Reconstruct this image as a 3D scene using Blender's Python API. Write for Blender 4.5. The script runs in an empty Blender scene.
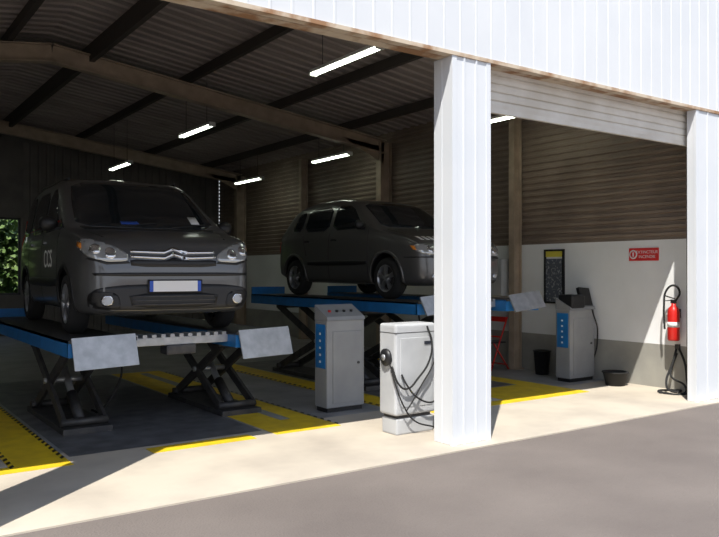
import bpy, bmesh, math, random
from mathutils import Vector, Matrix
from mathutils.bvhtree import BVHTree
random.seed(7)
scene = bpy.context.scene
COL = scene.collection

# ---------------------------------------------------------------- materials
_m = {}
def mat(name, col, rough=0.6, metal=0.0, col2=None, nscale=4.0, bump=0.0, bscale=60.0,
        emit=None, estr=0.0, coat=0.0, lo=0.35, hi=0.65, detail=6.0, stretch=None, spec=None):
    if name in _m: return _m[name]
    m = bpy.data.materials.new(name); m.use_nodes = True
    nt = m.node_tree; b = nt.nodes['Principled BSDF']
    b.inputs['Base Color'].default_value = (*col, 1)
    b.inputs['Roughness'].default_value = rough
    b.inputs['Metallic'].default_value = metal
    if spec is not None: b.inputs['Specular IOR Level'].default_value = spec
    if coat: 
        b.inputs['Coat Weight'].default_value = coat
        b.inputs['Coat Roughness'].default_value = 0.05
    tc = nt.nodes.new('ShaderNodeTexCoord'); mp = nt.nodes.new('ShaderNodeMapping')
    nt.links.new(tc.outputs['Object'], mp.inputs['Vector'])
    if stretch: mp.inputs['Scale'].default_value = stretch
    if col2 is not None:
        n = nt.nodes.new('ShaderNodeTexNoise'); n.inputs['Scale'].default_value = nscale
        n.inputs['Detail'].default_value = detail
        r = nt.nodes.new('ShaderNodeValToRGB')
        r.color_ramp.elements[0].position = lo; r.color_ramp.elements[0].color = (*col, 1)
        r.color_ramp.elements[1].position = hi; r.color_ramp.elements[1].color = (*col2, 1)
        nt.links.new(mp.outputs['Vector'], n.inputs['Vector'])
        nt.links.new(n.outputs['Fac'], r.inputs['Fac'])
        nt.links.new(r.outputs['Color'], b.inputs['Base Color'])
    if bump:
        n2 = nt.nodes.new('ShaderNodeTexNoise'); n2.inputs['Scale'].default_value = bscale
        n2.inputs['Detail'].default_value = 4
        nt.links.new(mp.outputs['Vector'], n2.inputs['Vector'])
        bp = nt.nodes.new('ShaderNodeBump'); bp.inputs['Strength'].default_value = bump
        bp.inputs['Distance'].default_value = 0.01
        nt.links.new(n2.outputs['Fac'], bp.inputs['Height'])
        nt.links.new(bp.outputs['Normal'], b.inputs['Normal'])
    if emit:
        b.inputs['Emission Color'].default_value = (*emit, 1)
        b.inputs['Emission Strength'].default_value = estr
    _m[name] = m
    return m

M_white = mat('white_cladding', (.68,.70,.725), .45, 0, (.73,.745,.76), 1.2)
M_pillar = mat('pillar_cladding', (.68,.705,.735), .45, 0, (.72,.735,.755), 1.5)
M_rust = mat('rusty_flashing', (.60,.50,.38), .7, 0, (.33,.18,.09), 3.5, lo=.46, hi=.62)
M_shutter = mat('shutter_slats', (.74,.70,.63), .5, 0, (.60,.55,.47), 2.0)
M_siding = mat('brown_siding', (.215,.165,.13), .55, 0, (.29,.225,.175), 2.0)
M_sidingb = mat('grey_siding', (.13,.12,.11), .6, 0, (.18,.165,.15), 2.0)
M_roof = mat('roof_sheet', (.27,.23,.215), .7, 0, (.38,.33,.31), 1.5, stretch=(.4,3,1))
M_wallw = mat('white_paint_wall', (.88,.88,.88), .8, 0, (.80,.80,.79), 1.3, bump=.05)
M_skirt = mat('grey_beige_wall_base', (.38,.365,.32), .8, 0, (.30,.29,.26), 2.5)
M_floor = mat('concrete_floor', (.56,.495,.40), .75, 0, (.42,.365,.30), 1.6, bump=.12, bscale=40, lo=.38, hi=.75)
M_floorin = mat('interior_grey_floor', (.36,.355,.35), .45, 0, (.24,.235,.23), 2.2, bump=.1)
M_asph = mat('asphalt', (.142,.118,.104), .92, 0, (.190,.160,.14), .9, bump=.9, bscale=60, lo=.3, hi=.7, detail=10)
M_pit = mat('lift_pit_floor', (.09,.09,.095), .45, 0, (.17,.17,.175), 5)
M_yel = mat('yellow_floor_paint', (.86,.60,.02), .5, 0, (.70,.47,.02), 5.0, bump=.05)
M_black = mat('black_plastic', (.012,.012,.013), .45)
M_bump = mat('bumper_plastic', (.022,.022,.024), .5)
M_rubber = mat('rubber', (.018,.018,.018), .85)
M_blue = mat('lift_blue_paint', (.02,.19,.52), .4, 0, (.02,.15,.40), 6)
M_dsteel = mat('dark_steel', (.05,.05,.055), .5, .4, (.09,.085,.08), 8)
M_galv = mat('galvanised_plate', (.50,.51,.52), .4, .55, (.38,.39,.40), 10)
M_beam = mat('beige_steel_beam', (.46,.36,.27), .6, 0, (.34,.27,.20), 4)
M_purlin = mat('dark_purlin', (.055,.045,.04), .7)
M_tube = mat('fluorescent_tube', (1,1,1), .4, emit=(.90,1,.82), estr=8)
M_fix = mat('light_fixture_body', (.7,.7,.68), .5)
M_cab = mat('cabinet_grey', (.33,.335,.335), .45, 0, (.28,.285,.29), 3)
M_cabw = mat('machine_light_grey', (.54,.55,.56), .4, 0, (.45,.46,.47), 3)
M_red = mat('red_paint', (.62,.02,.015), .35)
M_signred = mat('sign_red', (.72,.03,.03), .5)
M_wt = mat('white_plain', (.8,.8,.8), .5)
M_chrome = mat('chrome', (.75,.76,.78), .15, 1)
M_rim = mat('alloy_rim', (.42,.43,.45), .3, .8)
M_glass = mat('car_glass', (.012,.016,.02), .04, 0, coat=.5)
M_lens = mat('headlight_lens', (.50,.52,.53), .12, .5, coat=1)
M_refl = mat('headlight_reflector', (.85,.87,.9), .08, .9)
M_fog = mat('fog_lamp_glass', (.45,.47,.5), .15, .6)
M_orange = mat('indicator_orange', (.75,.25,.03), .25)
M_car1 = mat('dark_grey_metallic', (.130,.132,.136), .33, .5, coat=.8)
M_car2 = mat('grey_metallic', (.13,.128,.126), .32, .5, coat=.8)
M_leaf = mat('leaves', (.05,.12,.02), .6, 0, (.16,.24,.06), 3)
M_plateB = mat('plate_blue', (.03,.1,.5), .5)
M_posterY = mat('poster_yellow', (.75,.65,.08), .6)
M_posterD = mat('poster_print', (.10,.11,.13), .5, 0, (.35,.36,.36), 30, lo=.55, hi=.6)
M_screen = mat('screen_glass', (.03,.035,.05), .1)
M_soil = mat('grass_ground', (.05,.08,.03), .9, 0, (.10,.11,.05), 2)

# ---------------------------------------------------------------- helpers
def link(o, parent=None):
    COL.objects.link(o)
    if parent is not None: o.parent = parent
    return o
def group(name, loc=(0,0,0), rz=0.0):
    e = bpy.data.objects.new(name, None); e.location = loc; e.rotation_euler = (0,0,rz)
    e.empty_display_size = .2
    return link(e)
def mesh_obj(name, verts, faces, m, parent=None, smooth=False, loc=(0,0,0)):
    me = bpy.data.meshes.new(name); me.from_pydata([tuple(v) for v in verts], [], faces); me.update()
    mm = m if isinstance(m, (list,tuple)) else [m]
    for x in mm: me.materials.append(x)
    if smooth:
        for p in me.polygons: p.use_smooth = True
    o = bpy.data.objects.new(name, me); o.location = loc
    return link(o, parent)
def bm_obj(name, bm, m, parent=None, smooth=False, loc=(0,0,0)):
    me = bpy.data.meshes.new(name); bm.to_mesh(me); bm.free()
    mm = m if isinstance(m, (list,tuple)) else [m]
    for x in mm: me.materials.append(x)
    if smooth:
        for p in me.polygons: p.use_smooth = True
    o = bpy.data.objects.new(name, me); o.location = loc
    return link(o, parent)
def box(name, x, y, z, m, parent=None, bev=0.0, seg=2):
    bm = bmesh.new(); bmesh.ops.create_cube(bm, size=1)
    sx,sy,sz = x[1]-x[0], y[1]-y[0], z[1]-z[0]
    c = Vector(((x[0]+x[1])/2,(y[0]+y[1])/2,(z[0]+z[1])/2))
    for v in bm.verts: v.co = Vector((v.co.x*sx, v.co.y*sy, v.co.z*sz))
    if bev: bmesh.ops.bevel(bm, geom=bm.edges[:], offset=bev, segments=seg, affect='EDGES', profile=.6)
    return bm_obj(name, bm, m, parent, loc=c)
def beam(name, p1, p2, w, h, m, parent=None, up=(0,0,1)):
    p1=Vector(p1); p2=Vector(p2); d=p2-p1; L=d.length; d.normalize()
    u=Vector(up); s=d.cross(u).normalized(); t=s.cross(d).normalized()
    vs=[]
    for a in (0,L):
        for (i,j) in ((-1,-1),(1,-1),(1,1),(-1,1)):
            vs.append(p1+d*a+s*(i*w/2)+t*(j*h/2))
    fs=[(0,1,2,3),(7,6,5,4),(0,4,5,1),(1,5,6,2),(2,6,7,3),(3,7,4,0)]
    return mesh_obj(name, vs, fs, m, parent)
def cyl(name, p1, p2, r, m, parent=None, n=20, r2=None):
    p1=Vector(p1); p2=Vector(p2); d=p2-p1; L=d.length
    bm=bmesh.new(); bmesh.ops.create_cone(bm, cap_ends=True, segments=n, radius1=r, radius2=r if r2 is None else r2, depth=L)
    q=d.to_track_quat('Z','Y').to_matrix().to_4x4()
    bmesh.ops.transform(bm, matrix=q, verts=bm.verts)
    o=bm_obj(name,bm,m,parent,loc=(p1+p2)/2)
    for p in o.data.polygons:
        if len(p.vertices)==4: p.use_smooth=True
    return o
def tube(name, pts, r, m, parent=None, smooth=True):
    cu=bpy.data.curves.new(name,'CURVE'); cu.dimensions='3D'; cu.bevel_depth=r; cu.bevel_resolution=3
    if smooth:
        s=cu.splines.new('BEZIER'); s.bezier_points.add(len(pts)-1)
        for bp,p in zip(s.bezier_points,pts):
            bp.co=p; bp.handle_left_type='AUTO'; bp.handle_right_type='AUTO'
        s.resolution_u=8
    else:
        s=cu.splines.new('POLY'); s.points.add(len(pts)-1)
        for bp,p in zip(s.points,pts): bp.co=(*p,1)
    cu.materials.append(m); cu.use_fill_caps=True
    o=bpy.data.objects.new(name,cu); return link(o,parent)
def lathe(name, prof, m, parent=None, loc=(0,0,0), axis='Z', n=32):
    vs=[];fs=[]
    for (r,h) in prof:
        for k in range(n):
            a=2*math.pi*k/n; c,s=r*math.cos(a), r*math.sin(a)
            vs.append((c,s,h) if axis=='Z' else (h,c,s))
    for i in range(len(prof)-1):
        for k in range(n):
            k2=(k+1)%n; fs.append((i*n+k,i*n+k2,(i+1)*n+k2,(i+1)*n+k))
    o=mesh_obj(name,vs,fs,m,parent,smooth=True,loc=loc)
    return o
def corr(name, o, U, V, N, lu, lv, pitch, depth, m, parent=None, fr=((0,0),(.72,0),(.78,1),(.94,1)), th=0.006):
    o=Vector(o);U=Vector(U);V=Vector(V);N=Vector(N)
    pr=[];k=0
    while k*pitch<lu:
        for f,h in fr:
            u=(k+f)*pitch
            if u<lu: pr.append((u,h*depth))
        k+=1
    pr.append((lu,0))
    vs=[];fs=[]
    for u,h in pr:
        p=o+U*u+N*h; vs+= [p,p+V*lv]
    for i in range(len(pr)-1): fs.append((2*i,2*i+2,2*i+3,2*i+1))
    ob=mesh_obj(name,vs,fs,m,parent)
    s=ob.modifiers.new('sol','SOLIDIFY'); s.thickness=th; s.offset=0
    return ob

# ---------------------------------------------------------------- geometry constants
YF=5.14; XL=-3.8; XR=9.4; YB=20.5; XM=2.8

# ground / floor
g=mesh_obj('ground_asphalt',[(-40,-30,-.012),(45,-30,-.012),(45,5.02,-.012),(-40,5.02,-.012)],[(0,1,2,3)],M_asph)
mesh_obj('ground_side',[(-40,5.02,-.014),(45,5.02,-.014),(45,60,-.014),(-40,60,-.014)],[(0,1,2,3)],M_soil)
fl=group('floor')
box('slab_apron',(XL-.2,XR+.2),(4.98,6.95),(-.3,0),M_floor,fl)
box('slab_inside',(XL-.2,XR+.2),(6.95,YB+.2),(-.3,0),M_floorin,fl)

# ---------------------------------------------------------------- front wall
wf=group('wall_front')
corr('fascia',(XL-.2,YF,3.63),(1,0,0),(0,0,1),(0,-1,0),XR-XL+.35,2.2,.20,.005,M_white,wf,fr=((0,0),(.84,0),(.87,1),(.95,1),(.98,0)))
box('flashing',(XL-.2,XR+.15),(YF-.015,YF+.07),(3.60,3.635),M_rust,wf)
box('lintel_beam',(XL-.2,XR+.1),(YF+.08,YF+.2),(3.6,3.85),M_rust,wf)
def pillar(x0,x1,d,nm):
    w=x1-x0
    box(nm+'_core',(x0,x1),(YF,YF+d),(0,3.6),M_pillar,wf,bev=.006)
    for f in (.30,.62):
        box(nm+'_seam',(x0+w*f-.010,x0+w*f+.010),(YF-.010,YF+.002),(0,3.598),M_pillar,wf)
    box(nm+'_corner_trim',(x0-.006,x0+.05),(YF-.007,YF+.03),(0,3.598),M_pillar,wf)
    box(nm+'_corner_trim_b',(x1-.05,x1+.006),(YF-.007,YF+.03),(0,3.598),M_pillar,wf)
    if d>.2:
        box(nm+'_side_seam',(x0-.004,x0+.002),(YF+d*.55,YF+d*.55+.012),(0,3.59),M_pillar,wf)
pillar(4.68,5.16,.26,'pillar_mid'); pillar(.35,.85,.26,'pillar_left'); pillar(8.70,9.55,.12,'pillar_right'); pillar(-4.0,-3.2,.26,'pillar_end')
# roller shutter, partly open
sh=group('roller_shutter',(5.14,5.32,3.18))
corr('curtain',(0,0,0.04),(0,0,1),(1,0,0),(0,-1,0),.62,3.9,.085,.018,M_shutter,sh,fr=((0,0),(.12,.8),(.5,1),(.85,.8)))
box('bottom_rail',(0,3.9),(-.02,.02),(0,.05),M_shutter,sh)
box('shutter_drum_box',(0,3.9),(.03,.33),(.45,.8),M_purlin,sh)
box('guide_rail',(3.78,3.85),(.025,.08),(-3.18,.44),M_dsteel,sh)

# ---------------------------------------------------------------- side walls
def side_wall(nm,x,sgn):
    w=group(nm)
    a,b=(x,x+.2) if sgn>0 else (x-.2,x)
    box('wall_base_band',(a,b),(YF+.14,YB),(0,.60),M_skirt,w)
    box('wall_white_band',(a,b),(YF+.14,YB),(.60,2.05),M_wallw,w)
    box('siding_backing',(a+.08*sgn,b+.08*sgn),(YF+.03,YB),(2.05,4.55),M_purlin,w)
    corr('siding',(x+.02*sgn,YF+.03,2.05),(0,0,1),(0,1,0),(-sgn,0,0),2.5,YB-YF-.03,.105,.03,M_siding,w,fr=((0,0),(.45,0),(.55,1),(.9,1)))
    return w
side_wall('wall_right',XR,1); side_wall('wall_left',XL,-1)
# back wall with window opening
wb=group('wall_back')
wx0,wx1,wz0,wz1=1.2,3.97,1.02,2.98
box('lower',(XL,XR),(YB,YB+.2),(0,wz0),M_sidingb,wb)
box('upper',(XL,XR),(YB,YB+.2),(wz1,5.3),M_sidingb,wb)
box('left',(XL,wx0),(YB,YB+.2),(wz0,wz1),M_sidingb,wb)
box('right',(wx1,XR),(YB,YB+.2),(wz0,wz1),M_sidingb,wb)
corr('siding',(wx1+.05,YB-.005,0),(1,0,0),(0,0,1),(0,-1,0),XR-wx1-.06,4.9,.2,.03,M_sidingb,wb)
wd=group('window_1',(0,YB+.1,0))
for (a,b,c,d) in ((wx0,wx1,wz0,wz0+.05),(wx0,wx1,wz1-.05,wz1),(wx0,wx0+.05,wz0,wz1),(wx1-.05,wx1,wz0,wz1),(2.5,2.55,wz0,wz1)):
    box('frame',(a,b),(-.03,.03),(c,d),M_dsteel,wd)
# hedge outside
def hedge(nm,cx,cy,lx,ly,h,n):
    vs=[];fs=[]
    for i in range(n):
        x=cx+random.uniform(-lx,lx); y=cy+random.gauss(0,ly*.5); z=random.uniform(0.0,1)**.8*h*(.85+.15*math.sin(x*2.3))-.05
        a=Vector((random.gauss(0,1),random.gauss(0,1),random.gauss(0,1))).normalized()*random.uniform(.06,.13)
        b=a.orthogonal().normalized()*random.uniform(.04,.08)
        p=Vector((x,y,z)); k=len(vs)
        vs+=[p-a,p+b,p+a,p-b]; fs.append((k,k+1,k+2,k+3))
    return mesh_obj(nm,vs,fs,M_leaf)
hedge('hedge',2.8,23.5,4.0,.9,4.3,30000)

# ---------------------------------------------------------------- roof
def roofz(x): return 5.32-.13*abs(x-XM)
ce=group('ceiling')
for s,L in ((1,XR-XM+.2),(-1,XM-XL+.2)):
    d=Vector((s*1,0,-.13)).normalized()
    ln=L/d[0]*s
    corr('roof_sheet',(XM,YF-.0,roofz(XM)+.03),(0,1,0),tuple(d),(0,0,-1),YB-YF+.2,abs(ln),.25,.03,M_roof,ce)
k=0
for x in (3.4,5.05,6.8,8.4,2.2,.55,-1.2,-2.8):
    k+=1
    box('purlin_%d'%k,(x-.04,x+.04),(YF+.05,YB),(roofz(x)-.17,roofz(x)-.02),M_purlin,ce)
box('purlin_deep',(3.36,3.44),(YF+.05,YB),(roofz(3.4)-.30,roofz(3.4)-.17),M_purlin,ce)
def ibeam(nm,p1,p2,w,h,m,parent,up=(0,0,1)):
    p1=Vector(p1);p2=Vector(p2);d=(p2-p1).normalized();s=d.cross(Vector(up)).normalized();t=s.cross(d)
    beam(nm+'_web',p1,p2,.02,h,m,parent,up)
    beam(nm+'_flange_a',p1+t*h/2,p2+t*h/2,w,.02,m,parent,up)
    beam(nm+'_flange_b',p1-t*h/2,p2-t*h/2,w,.02,m,parent,up)
def frame(y,m=M_beam):
    f=group('portal_frame',(0,y,0))
    for s,xe in ((1,XR-.17),(-1,XL+.17)):
        ze=roofz(xe)-.34
        ibeam('column',(xe,0,0.0),(xe,0,ze+.1),.16,.26,m,f,up=(1,0,0))
        ibeam('rafter',(XM,0,roofz(XM)-.34),(xe,0,ze),.16,.26,m,f)
        a=(xe-s*1.0); vs=[(xe,-.01,ze-.35),(xe,-.01,ze),(a,-.01,roofz(a)-.36)]
        vs+=[(x,.01,z) for x,_,z in vs]
        mesh_obj('haunch',vs,[(0,1,2),(5,4,3),(0,3,4,1),(1,4,5,2),(2,5,3,0)],m,f)
frame(12.2); frame(18.75)
i=0
for y in (8.65,15.45):
    c=group('steel_column',(XR-.13,y,0))
    ibeam('post',(0,0,.0),(0,0,4.3),.12,.16,M_beam,c,up=(1,0,0))
    box('base_plate',(-.1,.1),(-.1,.1),(0,.02),M_beam,c)

# ---------------------------------------------------------------- fluorescent lights
def flu(x,y,z,L=1.4):
    f=group('fluorescent_light',(x,y,z))
    box('housing',(-.06,.06),(-L/2,L/2),(.025,.07),M_fix,f,bev=.01)
    for o in (-.03,.03): cyl('tube',(o,-L/2+.03,.01),(o,L/2-.03,.01),.014,M_tube,f)
    box('end_cap',(-.06,.06),(-L/2,-L/2+.03),(-.01,.05),M_fix,f); box('end_cap',(-.06,.06),(L/2-.03,L/2),(-.01,.05),M_fix,f)
    t=roofz(x)-z
    for o in (-L/3,L/3): cyl('hanger',(0,o,.07),(0,o,t),.006,M_dsteel,f,8)
flu(5.38,7.95,4.28,1.55); flu(5.38,12.7,4.12); flu(5.38,17.0,3.98)
flu(8.4,7.70,3.93,1.5); flu(8.4,12.9,3.92); flu(8.4,16.6,3.82)
flu(.3,10.0,4.2); flu(.3,15.0,4.1)

# ---------------------------------------------------------------- floor markings
fm=group('floor_marking')
def mk(x0,x1,y0,y1,m=M_yel,z=.004): box('stripe',(x0,x1),(y0,y1),(0.0005,z),m,fm)
def hazard(x0,x1,y0,y1,axis):
    n=int(((y1-y0) if axis=='y' else (x1-x0))/.14)
    for i in range(n):
        if axis=='y': a=y0+i*.14; b=[(x0,a),(x1,a+.05),(x1,a+.12),(x0,a+.07)]
        else: a=x0+i*.14; b=[(a,y0),(a+.07,y0),(a+.12,y1),(a+.05,y1)]
        mesh_obj('hazard_dash',[(p[0],p[1],.0065) for p in b],[(0,1,2,3)],M_black,fm)
# lift 1 bay
mk(1.20,1.66,6.46,11.8); mk(1.05,1.2,6.46,6.66); mk(2.34,3.36,6.46,6.66)
mk(3.60,4.36,6.50,11.8); hazard(1.20,1.24,6.6,11.6,'y'); hazard(1.62,1.66,6.7,11.6,'y'); hazard(4.36,4.40,6.56,11.6,'y')
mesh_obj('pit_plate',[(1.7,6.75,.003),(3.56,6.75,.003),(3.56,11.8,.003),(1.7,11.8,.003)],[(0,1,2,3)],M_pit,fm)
mesh_obj('plate_mid',[(3.97,7.1,.0065),(4.10,7.1,.0065),(4.10,11.6,.0065),(3.97,11.6,.0065)],[(0,1,2,3)],M_floorin,fm)
# lift 2 bay
mk(5.35,5.75,6.9,12); mk(5.6,8.3,6.42,6.62); mk(7.98,8.3,6.62,12); mk(6.9,7.98,6.62,7.4); hazard(5.35,5.41,6.9,11.8,'y')
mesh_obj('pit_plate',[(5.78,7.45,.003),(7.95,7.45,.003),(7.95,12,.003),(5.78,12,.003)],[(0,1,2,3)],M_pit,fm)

# ---------------------------------------------------------------- scissor lifts
def lift(xa,xb,yf,H,L,ya,yb,fl=((.0,-.03,.04),(.01,-.12,-.25))):
    xc=(xa+xb)/2
    g=group('scissor_lift',(xc,yf,0))
    for k,x in enumerate((xa-xc,xb-xc)):
        w=.315; n='runway_%d_'%(k+1)
        box(n+'deck',(x-w,x+w),(0,L),(H-.02,H),M_dsteel,g)
        box(n+'side_a',(x-w,x-w+.02),(0,L),(H-.15,H-.0),M_blue,g); box(n+'side_b',(x+w-.02,x+w),(0,L),(H-.15,H),M_blue,g)
        box(n+'front',(x-w,x+w),(-.01,.02),(H-.15,H),M_blue,g); box(n+'back',(x-w,x+w),(L-.02,L+.01),(H-.15,H),M_blue,g)
        box(n+'under',(x-w+.03,x+w-.03),(.02,L-.02),(H-.12,H-.10),M_dsteel,g)
        box(n+'rear_stop',(x-w,x+w),(L-.02,L+.0),(H,H+.12),M_blue,g)
        a,b=fl
        p0=Vector((x+a[0],a[1],H+a[2])); p1=Vector((x+b[0],b[1],H+b[2]))
        beam(n+'flap',p0,p1,.59,.02,M_galv,g,up=(0,1,.0))
        cyl(n+'hinge',(x-w,-.02,H-.0),(x+w,-.02,H-.0),.018,M_dsteel,g,12)
        box(n+'base',(x-.24,x+.24),(ya-.15,yb+.15),(0.0,.06),M_dsteel,g,bev=.005)
        for o in (-.2,.2):
            oo=o*.85
            beam(n+'arm_a',(x+o,ya,.1),(x+o,yb,H-.17),.035,.10,M_dsteel,g)
            beam(n+'arm_b',(x+oo,yb,.1),(x+oo,ya,H-.17),.035,.10,M_dsteel,g)
        ym=(ya+yb)/2; zm=(H-.07)/2
        cyl(n+'pivot',(x-.24,ym,zm),(x+.24,ym,zm),.03,M_galv,g,14)
        for (y,z) in ((ya,.1),(yb,.1),(ya,H-.17),(yb,H-.17)): cyl(n+'roller',(x-.23,y,z),(x+.23,y,z),.04,M_dsteel,g,14)
        cyl(n+'hydraulic_ram',(x,ya+.25,.1),(x,ym+.12,zm+.12*H),.038,M_galv,g,14)
        cyl(n+'hydraulic_ram_body',(x,ya+.15,.08),(x,(ya+ym)/2+.15,.1+(zm-.1)*.62),.055,M_dsteel,g,14)
    a=xa-xc+.315; b=xb-xc-.315
    box('jack_beam',(a-.0,b+.0),(.18,.32),(H-.10,H-.02),M_galv,g,bev=.006)
    nt=11
    for i in range(nt):
        x=a+.05+(b-a-.1)*i/(nt-1); box('jack_tooth',(x-.022,x+.022),(.16,.34),(H-.02,H+.012),M_galv,g)
    box('jack_body',((a+b)/2-.16,(a+b)/2+.16),(.15,.35),(H-.2,H-.1),M_dsteel,g,bev=.02)
    tube('hydraulic_hose',[(a-.1,.6,H-.16),(a+.15,.9,.55*H),(a-.02,1.1,.1),(a-.05,1.3,.08)],.012,M_rubber,g)
    return g
lift(2.10,3.78,7.15,.96,4.5,.62,1.95)
lift(6.11,7.63,7.0,1.23,4.35,1.3,3.6,fl=((.0,-.03,.09),(.02,-.14,-.13)))

# ---------------------------------------------------------------- cars
def chaik(p,it,closed=False,c=.25):
    for _ in range(it):
        q=[];n=len(p)
        if not closed: q.append(p[0])
        for i in range(n if closed else n-1):
            a=p[i];b=p[(i+1)%n]
            q.append(tuple(a[k]*(1-c)+b[k]*c for k in range(2)));q.append(tuple(a[k]*c+b[k]*(1-c) for k in range(2)))
        if not closed: q.append(p[-1])
        p=q
    return p
def lerp_t(tab,y):
    if y<=tab[0][0]: return tab[0][1]
    for (a,va),(b,vb) in zip(tab,tab[1:]):
        if y<=b: return va+(vb-va)*(y-a)/(b-a)
    return tab[-1][1]
def smooth_t(tab,y,L,w=.05):
    w=min(w,max(0,y)*.6,max(0,L-y)*.6)
    return sum(lerp_t(tab,y+w*k/3) for k in range(-3,4))/7

def wheel(g,nm,x,y,r,s,wd=.19):
    wg=bpy.data.objects.new(nm,None); wg.location=(x,y,r); link(wg,g)
    h=wd/2
    lathe('tyre',[(r*.62,-h*.8),(r*.66,-h),(r*.90,-h),(r*.98,-h*.72),(r,-h*.4),(r,h*.4),(r*.98,h*.72),(r*.90,h),(r*.66,h),(r*.62,h*.8),(r*.60,0),(r*.62,-h*.8)],M_rubber,wg,axis='X',n=40)
    lathe('rim',[(r*.66,s*h*.98),(r*.62,s*h*.92),(r*.58,s*h*.6),(r*.57,-s*h*.4)],M_rim,wg,axis='X',n=40)
    lathe('brake_disc',[(r*.57,s*h*.1),(.0,s*h*.1)],M_dsteel,wg,axis='X')
    for k in range(5):
        a=2*math.pi*k/5+.3
        for da in (-.13,.13):
            p1=(s*h*.85,math.cos(a)*.02,math.sin(a)*.02); p2=(s*h*.82,math.cos(a+da)*r*.62,math.sin(a+da)*r*.62)
            beam('spoke',p1,p2,.02,.035,M_rim,wg,up=(1,0,0))
    lathe('hub',[(0.001,s*h*.98),(.03,s*h*.97),(.055,s*h*.85),(.055,s*h*.3)],M_rim,wg,axis='X')

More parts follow.
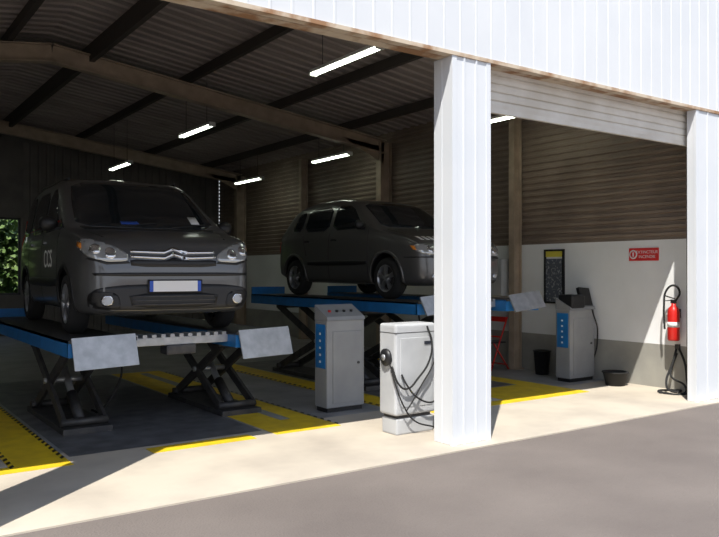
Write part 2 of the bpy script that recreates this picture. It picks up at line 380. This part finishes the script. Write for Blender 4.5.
class Car:
    def __init__(s,loc,rz,P):
        s.P=P; s.g=group('car',loc,rz); L=P['L'];W=P['W']
        ys=[0,.006,.015,.03,.05,.075,.1,.13,.16,.2,.25,.3]
        y=.36
        while y<L-.3: ys.append(y); y+=.05
        ys+=[L-.3,L-.24,L-.18,L-.13,L-.09,L-.06,L-.035,L-.015,L]
        rings=[]
        for y in ys:
            w=W*smooth_t(P['wf'],y,L,.03); zt=smooth_t(P['top'],y,L); zb=lerp_t(P['bot'],y)
            belt=min(P['belt'],zt-.05); d=zt-belt; h=belt-zb
            wr=max(w-.05-P['tumble']*max(0,d-.05), .2)
            e=min(1,d/.3)
            pts=[(0,zb),(w*.80,zb),(w*.955,zb+.06*h),(w*.995,zb+.28*h),(w,zb+.62*h),(w*.99,zb+.92*h),(w*.972-.01*e,belt+.05*d),(wr+.03,belt+.80*d),(wr-.07,zt-.012*(1-e*.2)),(wr*.5,zt+.012),(0,zt+.02)]
            rings.append([(x,y,z) for x,z in chaik(pts,2)])
        vs=[];fs=[];n=len(rings[0]);m=2*n-2
        for R in rings:
            vs+=R; vs+=[(-x,y,z) for x,y,z in R[-2:0:-1]]
        for i in range(len(rings)-1):
            for k in range(m):
                k2=(k+1)%m; fs.append((i*m+k,(i+1)*m+k,(i+1)*m+k2,i*m+k2))
        fs.append(tuple(range(m))); b=(len(rings)-1)*m; fs.append(tuple(range(b+m-1,b-1,-1)))
        s.bvh=BVHTree.FromPolygons([Vector(v) for v in vs],fs)
        body=mesh_obj('body',vs,fs,P['paint'],s.g,smooth=True)
        bm=bmesh.new(); bm.from_mesh(body.data); bmesh.ops.recalc_face_normals(bm,faces=bm.faces); bm.to_mesh(body.data); bm.free()
        for ya in P['axles']:
            for sx in (-1,1):
                bmc=bmesh.new(); bmesh.ops.create_cone(bmc,cap_ends=True,segments=48,radius1=P['r']+.055,radius2=P['r']+.055,depth=.60)
                bmesh.ops.transform(bmc,matrix=Matrix.Rotation(math.pi/2,4,'Y'),verts=bmc.verts)
                bmesh.ops.translate(bmc,vec=Vector((sx*(W+.02),ya,P['r']+.01)),verts=bmc.verts)
                me=bpy.data.meshes.new('cut'); bmc.to_mesh(me); bmc.free(); me.materials.append(M_black)
                co=bpy.data.objects.new('cut',me); link(co,s.g)
                md=body.modifiers.new('b','BOOLEAN'); md.object=co; md.operation='DIFFERENCE'; md.solver='EXACT'
                try: md.material_mode='TRANSFER'
                except Exception: pass
                bpy.context.view_layer.update()
                dg=bpy.context.evaluated_depsgraph_get()
                nm=bpy.data.meshes.new_from_object(body.evaluated_get(dg))
                body.modifiers.clear(); body.data=nm
                bpy.data.objects.remove(co)
                R=P['r']+.055; v2=[];f2=[];nn=28
                for k in range(nn+1):
                    a=math.pi*(-.06+1.12*k/nn)
                    for rr,off in ((R-.004,.012),(R+.035,.010),(R+.035,-.01),(R-.004,-.03)):
                        yy=ya+rr*math.cos(a); zz=P['r']+.01+rr*math.sin(a)
                        hit=s.bvh.ray_cast(Vector((sx*2,yy,max(zz,.24))),Vector((-sx,0,0)))
                        xx=hit[0].x if hit[0] else sx*W
                        v2.append((xx+sx*off,yy,zz))
                for k in range(nn):
                    for q in range(4):
                        q2=(q+1)%4; f2.append((k*4+q,k*4+q2,(k+1)*4+q2,(k+1)*4+q))
                mesh_obj('arch_lip',v2,f2,P.get('lip',M_black),s.g,smooth=True)
                wheel(s.g,'wheel',sx*(W-.115),ya,P['r'],sx)
        for ya in P['axles']: cyl('axle',(-W+.2,ya,P['r']),(W-.2,ya,P['r']),.035,M_dsteel,s.g,12)
    def patch(s,nm,poly,ax,side,off,m,rnd=2,step=.05):
        if rnd: poly=chaik(poly,rnd,True,.18)
        bm=bmesh.new(); vv=[bm.verts.new((a,b,0)) for a,b in poly]; bm.faces.new(vv)
        for k in (0,1):
            lo=min(p[k] for p in poly);hi=max(p[k] for p in poly); c=lo+step
            while c<hi-1e-4:
                co=[0,0,0];co[k]=c;no=[0,0,0];no[k]=1
                bmesh.ops.bisect_plane(bm,geom=bm.verts[:]+bm.edges[:]+bm.faces[:],plane_co=co,plane_no=no)
                c+=step
        bmesh.ops.triangulate(bm,faces=[f for f in bm.faces if len(f.verts)>4])
        for v in bm.verts:
            a,b=v.co.x,v.co.y
            if ax=='F': o=Vector((a,-1,b));d=Vector((0,1,0))
            elif ax=='B': o=Vector((a,9,b));d=Vector((0,-1,0))
            elif ax=='T': o=Vector((a,b,5));d=Vector((0,0,-1))
            else: o=Vector((side*3,a,b));d=Vector((-side,0,0))
            h=s.bvh.ray_cast(o,d)
            if h[0] is None: h=s.bvh.find_nearest(o+d*(1.2 if ax!='S' else 2.1))
            n=h[1]
            if n.dot(d)>0: n=-n
            v.co=h[0]+n*off
        be=[e for e in bm.edges if e.is_boundary]
        r=bmesh.ops.extrude_edge_only(bm,edges=be)
        for v in [x for x in r['geom'] if isinstance(x,bmesh.types.BMVert)]:
            q=s.bvh.find_nearest(v.co); n=(v.co-q[0]).normalized() if (v.co-q[0]).length>1e-5 else q[1]
            v.co=v.co-n*(off+.004)
        return bm_obj(nm,bm,m,s.g,smooth=False if off>.02 else True)
    def hit(s,ax,a,b,side=1):
        if ax=='F': o=Vector((a,-1,b));d=Vector((0,1,0))
        else: o=Vector((side*3,a,b));d=Vector((-side,0,0))
        h=s.bvh.ray_cast(o,d); return h[0]
def circ(cx,cz,r,n=16,sx=1.0): return [(cx+sx*r*math.cos(2*math.pi*k/n),cz+r*math.sin(2*math.pi*k/n)) for k in range(n)]
def mirror_part(car,s,y,z,xb,m,sc=1):
    bm=bmesh.new(); bmesh.ops.create_uvsphere(bm,u_segments=20,v_segments=12,radius=1)
    for v in bm.verts:
        v.co=Vector((v.co.x*.10*sc,max(-1,min(.45,v.co.y))*.075*sc,v.co.z*.085*sc*(1+.15*v.co.x*s)))
    bm_obj('mirror_housing',bm,m,car.g,smooth=True,loc=(s*(xb+.11*sc),y,z))
    beam('mirror_arm',(s*(xb-.03),y+.01,z-.05),(s*(xb+.06),y,z-.05),.04,.035,m,car.g)

# --- car 1 : dark grey compact van / mpv
P1=dict(L=4.30,W=.905,r=.315,axles=(.86,3.56),belt=1.05,tumble=.165,paint=M_car1,
  wf=[(0,.76),(.02,.82),(.06,.87),(.12,.91),(.22,.95),(.4,.98),(.7,1),(3.7,1),(4.05,.985),(4.2,.95),(4.3,.9)],
  top=[(0,.66),(.02,.74),(.05,.82),(.10,.89),(.18,.95),(.34,1.005),(.6,1.055),(.85,1.10),(1.32,1.38),(1.76,1.66),(1.90,1.72),(2.3,1.775),(3.2,1.79),(3.95,1.76),(4.12,1.68),(4.22,1.35),(4.27,1.0),(4.3,.8)],
  bot=[(0,.26),(.1,.22),(.4,.2),(3.9,.22),(4.3,.3)])
c1=Car((2.82,7.18,.96),math.radians(-3.6),P1)
c1.patch('windscreen',[(-.77,1.125),(0,1.115),(.77,1.125),(.72,1.42),(.65,1.675),(0,1.695),(-.65,1.675),(-.72,1.42)],'F',1,.005,M_glass,1)
c1.patch('cowl',[(-.70,1.085),(0,1.08),(.70,1.085),(.73,1.118),(0,1.108),(-.73,1.118)],'F',1,.006,M_black,0)
c1.patch('lower_bumper_skin',[(-.80,.27),(.80,.27),(.82,.40),(.76,.485),(.45,.52),(-.45,.52),(-.76,.485),(-.82,.40)],'F',1,.003,M_bump,2)
for s in (-1,1):
    f=lambda P:[(s*a,b) for a,b in P]
    c1.patch('headlight',f([(.46,.745),(.66,.735),(.81,.78),(.870,.88),(.855,.965),(.72,.945),(.56,.88),(.45,.81)]),'F',1,.012,M_lens,2,.03)
    c1.patch('headlight_surround',f([(.44,.725),(.66,.712),(.83,.765),(.81,.78),(.66,.735),(.46,.745)]),'F',1,.008,M_black,0,.03)
    c1.patch('headlight_reflector',f(circ(.62,.815,.052)),'F',1,.020,M_refl,0,.03)
    c1.patch('headlight_reflector',f(circ(.75,.855,.045)),'F',1,.020,M_refl,0,.03)
    c1.patch('indicator',f([(.845,.865),(.862,.89),(.855,.935),(.840,.92)]),'F',1,.018,M_orange,0,.03)
    c1.patch('fog_recess',f([(.52,.28),(.70,.28),(.82,.35),(.80,.46),(.56,.44)]),'F',1,.006,M_black,2,.04)
    c1.patch('fog_bezel',f(circ(.66,.365,.055)),'F',1,.014,M_chrome,0,.03)
    c1.patch('fog_lamp',f(circ(.66,.365,.043)),'F',1,.022,M_fog,0,.03)
    for dz in (0,.055):
        c1.patch('grille_chevron',f([(-.0,.805+dz*.9),(.10,.765+dz),(.43,.78+dz*.9),(.43,.80+dz*.9),(.10,.79+dz),(0,.835+dz*.9)]),'F',1,.014,M_chrome,0,.05)
    c1.patch('side_window',[(1.30,1.11),(1.9,1.10),(2.22,1.10),(2.22,1.61),(1.93,1.61)],'S',s,.004,M_glass,1)
    c1.patch('side_window',[(2.30,1.10),(3.22,1.10),(3.20,1.62),(2.30,1.61)],'S',s,.004,M_glass,1)
    c1.patch('side_window',[(3.32,1.11),(4.00,1.12),(3.92,1.61),(3.32,1.62)],'S',s,.004,M_glass,1)
    c1.patch('quarter_glass',[(1.00,1.105),(1.23,1.105),(1.25,1.22)],'S',s,.004,M_glass,0)
    c1.patch('door_moulding',[(1.25,.48),(3.15,.48),(3.15,.58),(1.25,.58)],'S',s,.014,M_black,1)
    for yy in (1.24,2.26,3.25): c1.patch('door_seam',[(yy,.27),(yy+.012,.27),(yy+.012,1.07),(yy,1.07)],'S',s,.002,M_black,0)
    c1.patch('sill_seam',[(1.24,.27),(3.25,.27),(3.25,.282),(1.24,.282)],'S',s,.002,M_black,0)
    for yy in (2.02,2.95): c1.patch('door_handle',[(yy,.96),(yy+.16,.96),(yy+.16,.995),(yy,.995)],'S',s,.025,P1['paint'],1,.04)
    c1.patch('rear_light',f([(.72,.85),(.86,.85),(.85,1.35),(.76,1.35)]),'B',1,.01,M_red,1)
    mirror_part(c1,s,1.22,1.16,.88,M_black)
    c1.patch('hood_seam',f([(.62,.985),(.645,.985),(.74,1.085),(.725,1.085)]),'F',1,.002,M_black,0,.04)
    tube('wiper',[tuple(c1.hit('F',-.05+s*.28,1.13)+Vector((0,-.02,.0))),tuple(c1.hit('F',-.05+s*.28+.42*1,1.17)+Vector((0,-.015,.012)))],.008,M_black,c1.g,False)
    cyl('roof_rail',(s*.64,2.0,1.745),(s*.64,3.8,1.785),.014,M_black,c1.g,10)
c1.patch('upper_grille',[(-.43,.69),(.43,.69),(.44,.765),(.1,.752),(0,.79),(-.1,.752),(-.44,.765)],'F',1,.006,M_black,1)
c1.patch('bumper_insert',[(-.76,.60),(.76,.60),(.79,.635),(-.79,.635)],'F',1,.010,M_black,1)
c1.patch('lower_grille',[(-.42,.29),(.42,.29),(.46,.43),(-.46,.43)],'F',1,.006,M_black,1)
for z in (.32,.36,.40): c1.patch('grille_bar',[(-.42,z-.006),(.42,z-.006),(.42,z+.006),(-.42,z+.006)],'F',1,.012,M_dsteel,0)
c1.patch('license_plate_frame',[(-.275,.435),(.275,.435),(.275,.565),(-.275,.565)],'F',1,.02,M_black,0)
c1.patch('license_plate',[(-.26,.447),(.26,.447),(.26,.553),(-.26,.553)],'F',1,.024,M_wt,0)
for a in (-.26,.225): c1.patch('license_plate_band',[(a,.447),(a+.035,.447),(a+.035,.553),(a,.553)],'F',1,.026,M_plateB,0)
c1.patch('sticker_and_reflection',[(.50,1.18),(.60,1.18),(.60,1.27),(.50,1.27)],'F',1,.008,M_wt,0)
c1.patch('sticker_and_reflection',[(-.3,1.15),(-.1,1.15),(-.12,1.19),(-.3,1.19)],'F',1,.007,M_plateB,0)  # blue reflection in the windscreen, painted on as a flat coloured patch
def text(nm,body,size,Mx,m,parent):
    cu=bpy.data.curves.new(nm,'FONT'); cu.body=body; cu.size=size; cu.extrude=.001; cu.align_x='CENTER'; cu.align_y='CENTER'
    cu.materials.append(m); o=bpy.data.objects.new(nm,cu); link(o,parent); o.matrix_local=Mx; return o
def MX(c0,c1_,c2,loc):
    M=Matrix.Identity(4)
    for r in range(3): M[r][0]=c0[r];M[r][1]=c1_[r];M[r][2]=c2[r];M[r][3]=loc[r]
    return M
h=c1.hit('S',1.72,.80,-1)
text('door_lettering','CCS',.28,MX((0,-1,0),(0,0,1),(-1,0,0),(h.x-.014,1.72,.78)),M_wt,c1.g)

# --- car 2 : small grey hatchback
P2=dict(L=3.78,W=.815,r=.285,axles=(.74,3.18),belt=.93,tumble=.30,paint=M_car2,lip=M_car2,
  wf=[(0,.72),(.02,.78),(.06,.84),(.12,.89),(.22,.935),(.4,.97),(.7,1),(3.2,1),(3.5,.985),(3.7,.95),(3.78,.88)],
  top=[(0,.54),(.02,.61),(.06,.69),(.14,.77),(.35,.85),(.95,.975),(1.25,1.17),(1.62,1.39),(1.80,1.44),(2.3,1.50),(2.9,1.49),(3.2,1.45),(3.42,1.36),(3.56,1.14),(3.66,.98),(3.74,.82),(3.78,.6)],
  bot=[(0,.24),(.1,.2),(.4,.18),(3.4,.2),(3.78,.3)])
c2=Car((6.99,7.42,1.23),0,P2)
c2.patch('windscreen',[(-.63,1.005),(0,1.0),(.63,1.005),(.58,1.19),(.52,1.385),(0,1.40),(-.52,1.385),(-.58,1.19)],'F',1,.005,M_glass,1)
for s in (-1,1):
    f=lambda P:[(s*a,b) for a,b in P]
    c2.patch('headlight',f([(.44,.60),(.66,.595),(.735,.64),(.75,.74),(.62,.73),(.45,.69)]),'F',1,.012,M_lens,2,.03)
    c2.patch('headlight_reflector',f(circ(.58,.665,.045)),'F',1,.019,M_refl,0,.03)
    c2.patch('indicator',f([(.725,.655),(.745,.665),(.754,.72),(.735,.71)]),'F',1,.018,M_orange,0,.03)
    c2.patch('fog_lamp',f(circ(.55,.31,.04)),'F',1,.012,M_fog,0,.03)
    c2.patch('side_window',[(1.27,1.0),(2.10,.99),(2.12,1.38),(1.72,1.365)],'S',s,.004,M_glass,1)
    c2.patch('side_window',[(2.20,.99),(2.92,1.0),(2.90,1.365),(2.21,1.38)],'S',s,.004,M_glass,1)
    c2.patch('side_window',[(3.00,1.01),(3.32,1.03),(3.20,1.30),(2.99,1.34)],'S',s,.004,M_glass,1)
    c2.patch('door_moulding',[(1.15,.47),(2.75,.47),(2.75,.54),(1.15,.54)],'S',s,.014,M_black,1)
    for yy in (1.13,2.14): c2.patch('door_seam',[(yy,.25),(yy+.012,.25),(yy+.012,.96),(yy,.96)],'S',s,.002,M_black,0)
    c2.patch('door_seam',[(2.78,.62),(2.792,.62),(2.94,.96),(2.928,.96)],'S',s,.002,M_black,0)
    for yy in (1.93,2.7): c2.patch('door_handle',[(yy,.83),(yy+.13,.83),(yy+.13,.86),(yy,.86)],'S',s,.022,M_black,1,.04)
    c2.patch('rear_light',f([(.6,.68),(.76,.68),(.75,.90),(.62,.90)]),'B',1,.01,M_red,1)
    mirror_part(c2,s,1.25,1.04,.775,M_black,.8)
    c2.patch('hood_seam',f([(.50,.80),(.52,.80),(.62,.97),(.60,.97)]),'F',1,.002,M_black,0,.04)
c2.patch('upper_grille',[(-.36,.615),(.36,.615),(.36,.675),(-.36,.675)],'F',1,.006,M_black,1)
c2.patch('lower_grille',[(-.42,.26),(.42,.26),(.42,.34),(-.42,.34)],'F',1,.006,M_black,1)
c2.patch('bumper_strip',[(-.78,.555),(.78,.555),(.78,.575),(-.78,.575)],'F',1,.010,M_black,1)
c2.patch('license_plate',[(-.40,.42),(.12,.42),(.12,.53),(-.40,.53)],'F',1,.02,M_wt,0)
for i in range(5):
    a=-.58+i*.085; c2.patch('hood_lettering',[(a,.80),(a+.05,.80),(a+.055,.85),(a+.005,.85)],'F',1,.004,M_wt,0)

# ---------------------------------------------------------------- control cabinets
def cabinet(x,y,w,d,rz=0):
    g=group('control_cabinet',(x,y,0),rz)
    box('plinth',(.02,w-.02),(.02,d-.02),(0,.05),M_black,g)
    box('body',(0,w),(0,d),(.05,1.05),M_cab,g,bev=.012)
    box('door_panel',(.08,w-.03),(-.008,.004),(.10,.92),M_cab,g,bev=.004)
    box('side_panel',(-.006,.004),(.03,d-.03),(.50,1.0),M_blue,g)
    for i in range(5): box('stripe_letter',(-.009,-.005),(.12,.15),(.56+i*.08,.585+i*.08),M_wt,g)
    cyl('lock',(w-.09,-.02,.55),(w-.09,.0,.55),.015,M_dsteel,g,12)
    vs=[(0,-.02,1.05),(w,-.02,1.05),(w,d,1.05),(0,d,1.05),(0,.0,1.09),(w,.0,1.09),(w,d,1.22),(0,d,1.22)]
    mesh_obj('console',vs,[(3,2,1,0),(4,5,6,7),(0,1,5,4),(1,2,6,5),(2,3,7,6),(3,0,4,7)],M_cab,g)
    for i in range(4): cyl('push_button',(.1+i*.1,.1,1.14),(.1+i*.1,.095,1.16),.018,(M_red if i==0 else M_black),g,12)
    return g
cabinet(4.60,7.15,.52,.26)
cb=cabinet(8.74,7.1,.56,.26)
box('printer',(.02,.32),(-.03,.24),(1.07,1.27),M_black,cb,bev=.04,seg=4)
beam('monitor',(.44,.05,1.10),(.46,.14,1.36),.24,.05,M_black,cb,up=(0,1,0))
tube('cable',[(.5,.0,1.05),(.58,-.04,.7),(.57,.1,.2),(.50,.3,.03)],.01,M_rubber,cb)

# grey-white testing machine with cables
tm=group('gas_analyser_cabinet',(4.50,5.76,0))
box('base',(.03,.50),(.02,.26),(0,.16),M_cabw,tm,bev=.015)
box('recess',(.05,.47),(.035,.25),(.15,.20),M_dsteel,tm)
box('housing',(0,.52),(0,.27),(.19,1.09),M_cabw,tm,bev=.035,seg=4)
box('lid_seam',(-.002,.522),(-.002,.272),(1.0,1.006),M_dsteel,tm)
box('panel',(.06,.47),(-.005,.01),(.27,.95),M_cabw,tm,bev=.004)
box('badge',(.36,.45),(-.012,.01),(.88,.91),M_screen,tm)
lathe('hose_reel',[(.001,-.05),(.05,-.05),(.085,-.03),(.085,-.01),(.04,0)],M_black,tm,loc=(-.0,.13,.76),axis='X')
lathe('hose_reel_cap',[(.001,-.056),(.03,-.056),(.03,-.048)],M_galv,tm,loc=(0,.13,.76),axis='X')
tube('cable_a',[(.40,.0,1.06),(.43,-.04,.90),(.38,-.06,.72),(.24,-.06,.56),(.10,-.05,.46),(.02,-.04,.50),(-.03,.02,.68)],.010,M_rubber,tm)
tube('cable_b',[(.06,-.02,.60),(.10,-.05,.50),(.24,-.05,.36),(.42,-.05,.30),(.52,-.02,.33)],.009,M_rubber,tm)
tube('cable_c',[(.50,-.01,.72),(.40,-.05,.62),(.30,-.05,.50),(.18,-.05,.34),(.10,-.04,.24)],.007,M_rubber,tm)
tube('cable_d',[(-.03,.05,.70),(-.02,-.03,.50),(.06,-.05,.30),(.20,-.04,.14),(.45,-.03,.05),(.58,.0,.012)],.008,M_rubber,tm)

# ---------------------------------------------------------------- right wall items
sg=group('fire_safety_sign',(XR,6.335,1.85))
box('board',(-.012,-.001),(-.235,.235),(-.09,.09),M_signred,sg)
text('sign_text','EXTINCTEUR',.058,MX((0,-1,0),(0,0,1),(-1,0,0),(-.014,-.055,.03)),M_wt,sg)
text('sign_text_b','INCENDIE',.058,MX((0,-1,0),(0,0,1),(-1,0,0),(-.014,-.055,-.035)),M_wt,sg)
lathe('sign_icon',[(.045,-.014),(.065,-.0145),(.065,-.012)],M_wt,sg,loc=(0,.165,0),axis='X')
box('sign_icon_bar',(-.015,-.012),(.155,.175),(-.03,.03),M_wt,sg)
po=group('framed_poster',(XR,7.93,1.53))
for a,b,c,d in ((-.2,.2,-.43,-.40),(-.2,.2,.40,.43),(-.2,-.17,-.43,.43),(.17,.2,-.43,.43)): box('frame',(-.03,-.001),(a,b),(c,d),M_black,po)
box('print',(-.015,-.001),(-.17,.17),(-.40,.28),M_posterD,po); box('header',(-.016,-.001),(-.17,.17),(.31,.40),M_posterY,po)
box('sheet',(-.018,-.015),(-.12,.10),(-.20,.05),M_posterD,po)
wc=group('wall_cabinet',(XR,9.25,1.2))
box('body',(-.28,-.001),(-.45,.45),(0,.62),M_cabw,wc,bev=.01)
for a in (-.44,.005): box('door',(-.292,-.278),(a,a+.435),(.01,.61),M_cabw,wc,bev=.004)
for a in (-.04,.03): box('handle',(-.31,-.29),(a,a+.015),(.25,.37),M_dsteel,wc)
fe=group('fire_extinguisher',(9.27,5.80,.68))
lathe('cylinder',[(.001,0),(.07,0),(.078,.02),(.078,.38),(.065,.43),(.03,.47),(.03,.50),(.001,.50)],M_red,fe)
lathe('label',[(.0785,.18),(.0795,.18),(.0795,.25),(.0785,.25)],M_wt,fe)
box('valve',(-.025,.025),(-.03,.03),(.50,.55),M_black,fe); beam('lever',(0,-.02,.56),(0,.13,.60),.025,.012,M_black,fe); beam('handle',(0,-.02,.545),(0,.12,.53),.02,.012,M_black,fe)
tube('hose',[(0,-.03,.53),(-.02,-.10,.66),(-.02,-.02,.74),(-.03,.08,.68),(-.05,.11,.45),(-.05,.10,.15)],.014,M_rubber,fe)
box('wall_bracket',(.07,.129),(-.03,.03),(.30,.42),M_dsteel,fe)
hs=group('black_hose',(9.05,5.70,0))
tube('coil',[(.33,.1,.58),(.28,-.02,.40),(.2,-.1,.2),(.05,-.18,.02),(-.1,0,.014),(0,.18,.014),(.2,.1,.014),(.15,-.05,.03),(0,.0,.035),(.08,.12,.12),(.25,.14,.36),(.33,.12,.58)],.015,M_rubber,hs)
tube('coil_b',[(.33,.12,.5),(.24,.14,.3),(.1,.05,.2),(.16,-.1,.1),(.05,-.15,.02),(-.12,.1,.014)],.013,M_rubber,hs)
box('wall_hook',(.31,.349),(.08,.14),(.56,.62),M_dsteel,hs)
bk=group('black_tub',(9.08,6.58,0))
lathe('tub',[(.001,.005),(.13,.0),(.17,.18),(.185,.18),(.185,.195),(.165,.195),(.125,.02),(.001,.02)],M_rubber,bk)
wbn=group('waste_bin',(9.12,7.95,0))
lathe('bin',[(.001,.0),(.10,.0),(.13,.36),(.14,.36),(.14,.375),(.12,.375),(.09,.02),(.001,.02)],M_black,wbn)
fc=group('folding_chair',(8.92,8.85,0))
for y in (-.2,.2):
    cyl('leg_a',(-.22,y,.0),(.16,y,.86),.013,M_red,fc,10); cyl('leg_b',(.22,y*.88,.0),(-.14,y*.88,.46),.013,M_red,fc,10)
for (x,z) in ((.16,.85),(.02,.54),(-.18,.09)): cyl('rail',(x,-.2,z),(x,.2,z),.011,M_red,fc,10)
cyl('rail',(.18,-.176,.08),(.18,.176,.08),.011,M_red,fc,10)
box('seat',(-.18,.14),(-.19,.19),(.44,.465),M_dsteel,fc,bev=.01)
box('backrest',(.13,.165),(-.19,.19),(.78,.86),M_red,fc,bev=.01)

# ---------------------------------------------------------------- light
sun=bpy.data.lights.new('sun','SUN'); sun.energy=6.0; sun.angle=.009; sun.color=(1,.965,.9)
so=bpy.data.objects.new('sun',sun); link(so)
so.rotation_euler=Vector((.46,.405,-1)).to_track_quat('-Z','Y').to_euler(); so.location=(-5,-6,15)
w=bpy.data.worlds.new('sky'); scene.world=w; w.use_nodes=True
nt=w.node_tree; bg=nt.nodes['Background']
tc=nt.nodes.new('ShaderNodeTexCoord'); sp=nt.nodes.new('ShaderNodeSeparateXYZ'); rp=nt.nodes.new('ShaderNodeValToRGB')
nt.links.new(tc.outputs['Generated'],sp.inputs['Vector']); nt.links.new(sp.outputs['Z'],rp.inputs['Fac']); nt.links.new(rp.outputs['Color'],bg.inputs['Color'])
rp.color_ramp.elements[0].color=(.84,.87,.92,1); rp.color_ramp.elements[1].color=(.28,.44,.78,1)
bg.inputs['Strength'].default_value=1.05

# ---------------------------------------------------------------- camera
cam=bpy.data.cameras.new('camera'); cam.sensor_width=36; cam.lens=36*750/719
co=bpy.data.objects.new('camera',cam); link(co); co.location=(0,0,1.6)
co.rotation_euler=(math.radians(90.27),0,math.radians(-35.25)); scene.camera=co
scene.view_settings.view_transform='Standard'; scene.view_settings.look='None'
scene.view_settings.exposure=0.08
